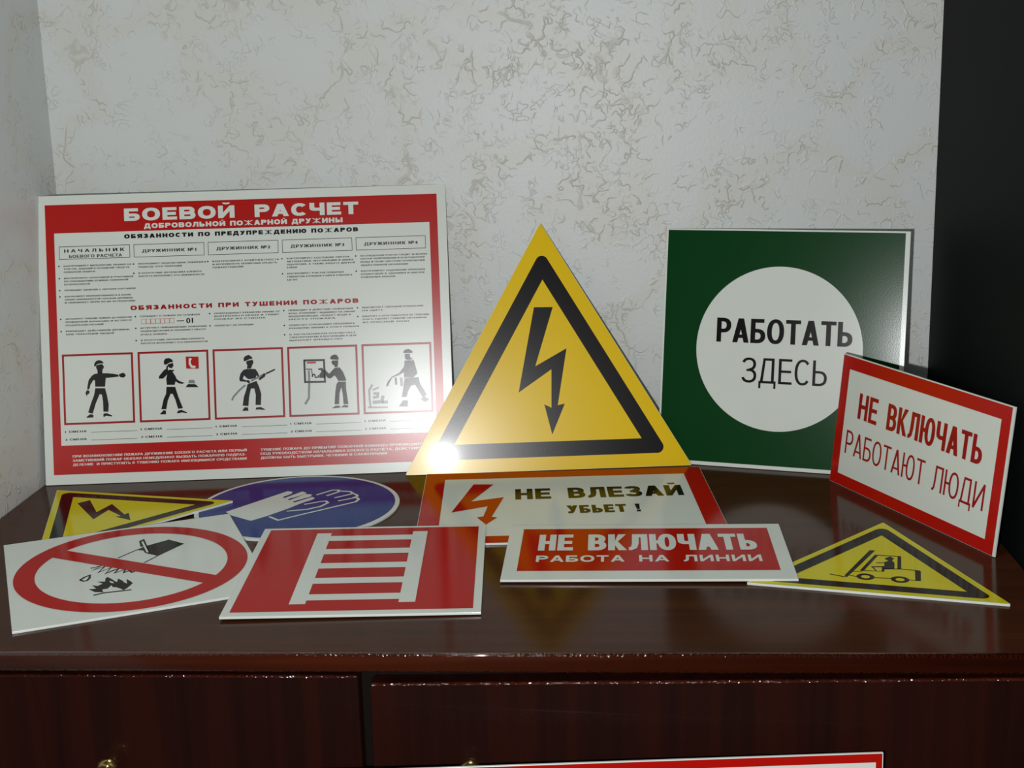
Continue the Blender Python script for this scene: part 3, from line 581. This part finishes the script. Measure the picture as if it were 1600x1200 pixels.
# ------------------------------------------------------------------ signs lying on the dresser
# gloves disc
s = Sign('wear_gloves_sign', 'blue', 'round blue sign with white protective gloves lying below the poster', 'sign', 'flat_')
s.board(circ(100, 99.5, 97.5)); s.shape('blue_field', [circ(100, 99.5, 93.2)], 'b', 1)
GL = {"fill":[[35.0,80.1],[79.9,143.9],[85.3,142.3],[85.9,135.7],[79.5,125.2],[81.7,121.7],[94.9,142.7],[99.9,139.0],[99.6,133.7],[85.7,118.1],[88.3,115.2],[100.3,134.5],[106.6,132.9],[107.1,126.5],[92.4,110.5],[94.8,107.7],[108.7,125.0],[112.3,121.1],[110.6,116.3],[102.7,106.4],[93.0,89.7],[77.2,66.8],[65.6,53.7],[42.5,70.0]],"thumb":[[105.5,101.8],[120.7,110.9],[125.0,111.7],[127.8,106.5],[122.9,95.4],[111.4,86.7],[93.1,81.4]],"palm":[[80.0,65.9],[91.2,55.2],[99.1,62.5],[144.1,100.6],[154.3,108.9],[156.0,116.9],[153.3,121.9],[149.5,120.5],[136.6,112.1]],"f1":[[111.5,131.4],[124.5,146.9],[130.5,146.8],[131.7,140.8],[122.2,128.3]],"f2":[[132.0,143.8],[143.0,141.8],[146.6,136.7],[145.8,133.7],[131.2,121.7]],"f3":[[146.8,135.8],[151.8,130.7],[153.0,126.2],[149.3,122.0]]}
s.shape('white_glove', [GL['fill']], 'w', 2)
s.mesh('outlined_glove', join([stroke(GL[k], 2.7) for k in ('thumb', 'palm', 'f1', 'f2', 'f3')]), 'w')

# do not climb
s = Sign('do_not_climb_sign', 'zmeya', 'flat red bordered sign reading НЕ ВЛЕЗАЙ УБЬЕТ with red lightning arrow', 'sign', 'flat_')
s.board(rect(0, 0, 280, 213.0)); s.shape('red_border', [rect(0.5, 0.5, 279.5, 212.6), rect(20.0, 18.3, 261.0, 191.8)], 'r', 1)
s.shape('lightning_arrow', [[[49.1,173.3],[69.0,171.5],[47.8,118.3],[79.2,129.2],[67.8,70.9],[73.0,69.0],[62.8,49.6],[54.3,70.5],[60.2,73.0],[63.9,102.9],[30.0,86.7]]], 'r', 2)
s.mesh('lettering', join([big('НЕ', 90.3, 124.8, 121.0, 32.6, 5.6, 7.0), big('ВЛЕЗАЙ', 141.5, 252.6, 121.0, 32.6, 5.6, 7.0)]), 'ok')
s.mesh('lettering', join([big('УБЬЕТ', 138, 194, 75.4, 23.0, 4.0, 5.2), big('!', 202.4, 207.2, 75.4, 23.0, 3.8, 5.2)]), 'ok')

# forklift triangle
s = Sign('forklift_sign', 'fork', 'small yellow triangle sign with forklift truck at right of dresser top', 'sign', 'flat_')
s.board(tri_pts(200, 0, 0.8)); s.shape('yellow_face', [tri_pts(200, 0.3, 0.8)], 'ly', 1)
s.shape('black_border', [tri_pts(200, 6.3, 6.0), tri_pts(200, 18.2)], 'k', 2)
fk = []
for kind, wd, pts in [["p",0,[[91.5,96.4],[96.1,96.9],[79.7,38.5],[76.8,28.8],[74.6,32.4]]],["s",1.6,[[63.0,33.0],[76.0,29.1]]],["s",1.2,[[77.4,33.8],[84.3,32.1]]],["s",3.0,[[97.3,84.6],[87.5,46.1]]],["s",1.7,[[96.4,85.6],[117.1,86.4]]],["p",0,[[114.6,85.8],[117.5,86.1],[118.3,56.5],[115.2,56.7]]],["s",1.6,[[104.8,54.3],[118.3,57.0],[133.0,56.0]]],["p",0,[[129.0,55.6],[133.6,55.9],[133.9,33.4],[129.6,32.9]]],["s",1.2,[[133.2,34.2],[124.9,33.9]]],["s",1.4,[[98.3,32.6],[111.1,34.2]]],["s",1.3,[[79.7,42.7],[88.1,44.9]]],["s",1.2,[[89.2,47.0],[105.0,48.5]]],["s",2.2,[[94.7,56.7],[104.0,59.5],[104.2,48.3]]],["s",1.2,[[95.6,56.4],[98.8,48.7]]],["p",0,[[104.5,70.4],[107.6,73.7],[105.8,76.5],[104.2,79.1],[108.7,84.8],[112.0,80.3],[110.4,75.8],[112.6,69.7],[113.0,56.2],[105.1,54.0]]],["s",1.5,[[98.0,67.2],[105.4,68.9]]],["e",[12.5,8.5],[[91.1,33.2]]],["e",[12.5,8.5],[[117.9,33.0]]]]:
    if kind == 'p': fk.append(curve_mesh([pts]))
    elif kind == 's': fk.append(stroke(pts, wd))
    else:
        cx, cy = pts[0]; fk.append(curve_mesh([circ(cx, cy, wd[0] / 1.75, n=32), circ(cx, cy, wd[1] / 2.4, n=32)]))
s.mesh('forklift_symbol', join(fk), 'k')

# small high-voltage triangle
s = Sign('high_voltage_sign', 'tri', 'small yellow triangle with lightning arrow lying flat at back left', 'sign', 'flat_')
s.board(tri_pts(200, 0, 0.8)); s.shape('yellow_face', [tri_pts(200, 0.3, 0.8)], 'ly', 1)
s.shape('black_border', [tri_pts(200, 6.3, 6.0), tri_pts(200, 18.2)], 'k', 2)
def rot_design(p):       # the print's upright runs towards the corner at (200, 0)
    x, y = (p[0] - 150) * 2 / 3, (p[1] - 86.603) * 2 / 3
    return (100 - 0.5 * x + 0.8660254 * y, 57.735 - 0.8660254 * x - 0.5 * y)
s.shape('lightning_arrow', [[rot_design(p) for p in BOLT]], 'k', 2)

# no water
s = Sign('no_water_sign', 'nowater', 'white square prohibition sign with red ring and crossed bucket over flames', 'sign', 'flat_')
s.board(rect(0, 0, 200, 200))
ring = circ(100.3, 100, 96)
# ring with its diagonal bar, leaving two segments open
r_in = 79.0; hw = 8.9; dd = 1.0
def seg(sign):
    # half disc on one side of the bar x + y = c
    off = hw; a = math.asin(off / r_in); out = []
    mid = pi / 4 if sign > 0 else 5 * pi / 4
    n = 60
    for i in range(n + 1):
        t = mid - (pi / 2 - a) + (pi - 2 * a) * i / n
        out.append((100.3 + r_in * cos(t), 100 + r_in * sin(t)))
    return out
s.shape('prohibition_ring', [ring, seg(1), seg(-1)], 'r', 2)
NW = {"bucket":[[118.4,145.4],[137.8,152.7],[148.8,136.5],[123.5,115.6],[114.0,127.4],[113.3,134.3],[108.0,138.2],[114.1,143.1]],"h1":[[90.7,124.9],[109.3,139.0]],"h2":[[110.3,104.2],[123.0,115.9]],"loop":[[113.4,144.8],[113.9,159.2],[116.7,161.8],[116.6,148.2],[116.9,126.1]],"gap":[[115.2,156.6],[116.2,127.7]],"water":[[66.7,109.8],[75.4,111.8],[68.3,104.7],[78.4,109.2],[72.0,97.4],[83.3,104.7],[77.3,92.1],[83.7,96.9],[88.6,98.8],[84.5,90.6],[94.1,95.4],[91.5,88.1],[96.6,91.1],[98.1,86.2],[100.5,87.2]],"drop":[[56.3,86.1],[60.5,91.4],[64.9,94.2],[63.9,87.3],[61.5,82.7],[58.9,82.4],[56.3,86.1]],"fire":[[61.2,62.9],[67.0,61.6],[64.5,70.6],[68.7,67.1],[73.0,70.5],[69.2,76.9],[75.2,74.2],[76.2,81.7],[78.3,83.7],[81.1,77.3],[83.1,71.0],[84.4,69.6],[85.8,76.6],[89.0,70.1],[89.5,66.2],[91.6,62.2],[92.2,72.9],[94.5,67.3],[96.1,61.5],[93.5,57.2],[90.5,52.4],[87.3,49.2],[85.5,53.3],[82.6,57.9],[79.9,59.5],[79.2,64.1],[77.5,61.0],[75.7,57.7],[71.3,58.0],[71.7,51.3],[65.3,54.6]],"hole":[[78.5,74.8],[81.1,71.9],[81.8,67.4],[79.2,69.4]],"ground":[[63.6,48.1],[72.2,49.9],[93.4,47.4]]}
s.mesh('bucket_symbol', join([curve_mesh([NW['bucket']]), stroke(NW['h1'], 1.5), stroke(NW['h2'], 1.5), stroke(NW['loop'], 2.6)]), 'k', 1)
s.mesh('bucket_handle', stroke(NW['gap'], 1.7), 'w', 2)
s.mesh('water_symbol', join([stroke(NW['water'], 2.1), stroke(NW['drop'], 2.1)]), 'k', 1)
s.mesh('flame_symbol', join([curve_mesh([NW['fire'], NW['hole']]), stroke(NW['ground'], 2.2)]), 'k', 1)

# ladder
s = Sign('fire_ladder_sign', 'ladder', 'flat red sign with white ladder symbol lying near the dresser edge', 'sign', 'flat_')
s.board(rect(0, 0, 200, 200)); s.shape('red_field', [rect(6.4, 8.0, 193.6, 195.4)], 'r', 1)
lad = [curve_mesh([rect(49.8, 21.8, 62.6, 184)]), curve_mesh([rect(135.2, 22.4, 148.2, 185)])]
for y in (29.0, 63.8, 97.4, 131, 164.2): lad.append(curve_mesh([rect(62.6, y, 135.2, y + 12.4)]))
s.mesh('ladder_symbol', join(lad), 'w')

# do not switch on, work on the line
s = Sign('line_work_sign', 'vkl', 'flat white edged red sign reading НЕ ВКЛЮЧАТЬ РАБОТА НА ЛИНИИ', 'sign', 'flat_')
s.board(rect(0, 0, 238.3, 131.5)); s.shape('red_field', [rect(12.2, 19.2, 226.6, 120.5)], 'r', 1)
s.mesh('lettering', join([big('НЕ', 27.2, 57.1, 66.0, 39.3, 5.6, 7.6, .1), big('ВКЛЮЧАТЬ', 69.9, 213.5, 66.0, 39.3, 5.8, 7.6, .1)]), 'w')
s.mesh('lettering', join([big('РАБОТА', 26.8, 100.8, 39.2, 14.8, 2.5, 3.2, .16), big('НА', 113, 137.8, 39.2, 14.8, 2.5, 3.2, .16), big('ЛИНИИ', 149.8, 214.3, 39.2, 14.8, 2.5, 3.2, .2)]), 'w')

# board on the floor, its top showing in front of the door
yw = 0.0845
e = Vector((cos(yw), sin(yw), 0)); bk = Vector((-sin(yw), cos(yw), 0)); le = 0.05
up = bk * sin(le) + Vector((0, 0, 1)) * cos(le)
Hh = (-0.0665 - ZF) / cos(le)
top_r = Vector((0.192, -0.5403, -0.0665)); o = top_r - up * Hh - e * 0.42
FR['low'] = [list(o + Vector((0, 0, 0.0005))), list(e), list(up), 1.0]
s = Sign('floor_notice_board', 'low', 'red framed white notice board standing in front of the dresser door', 'sign')
s.board(rect(0, 0, 420, Hh * 1000)); s.shape('red_border', [rect(0.8, 0.8, 419.2, Hh * 1000 - 0.6), rect(5.2, 5.2, 414.8, Hh * 1000 - 7)], 'r', 1)
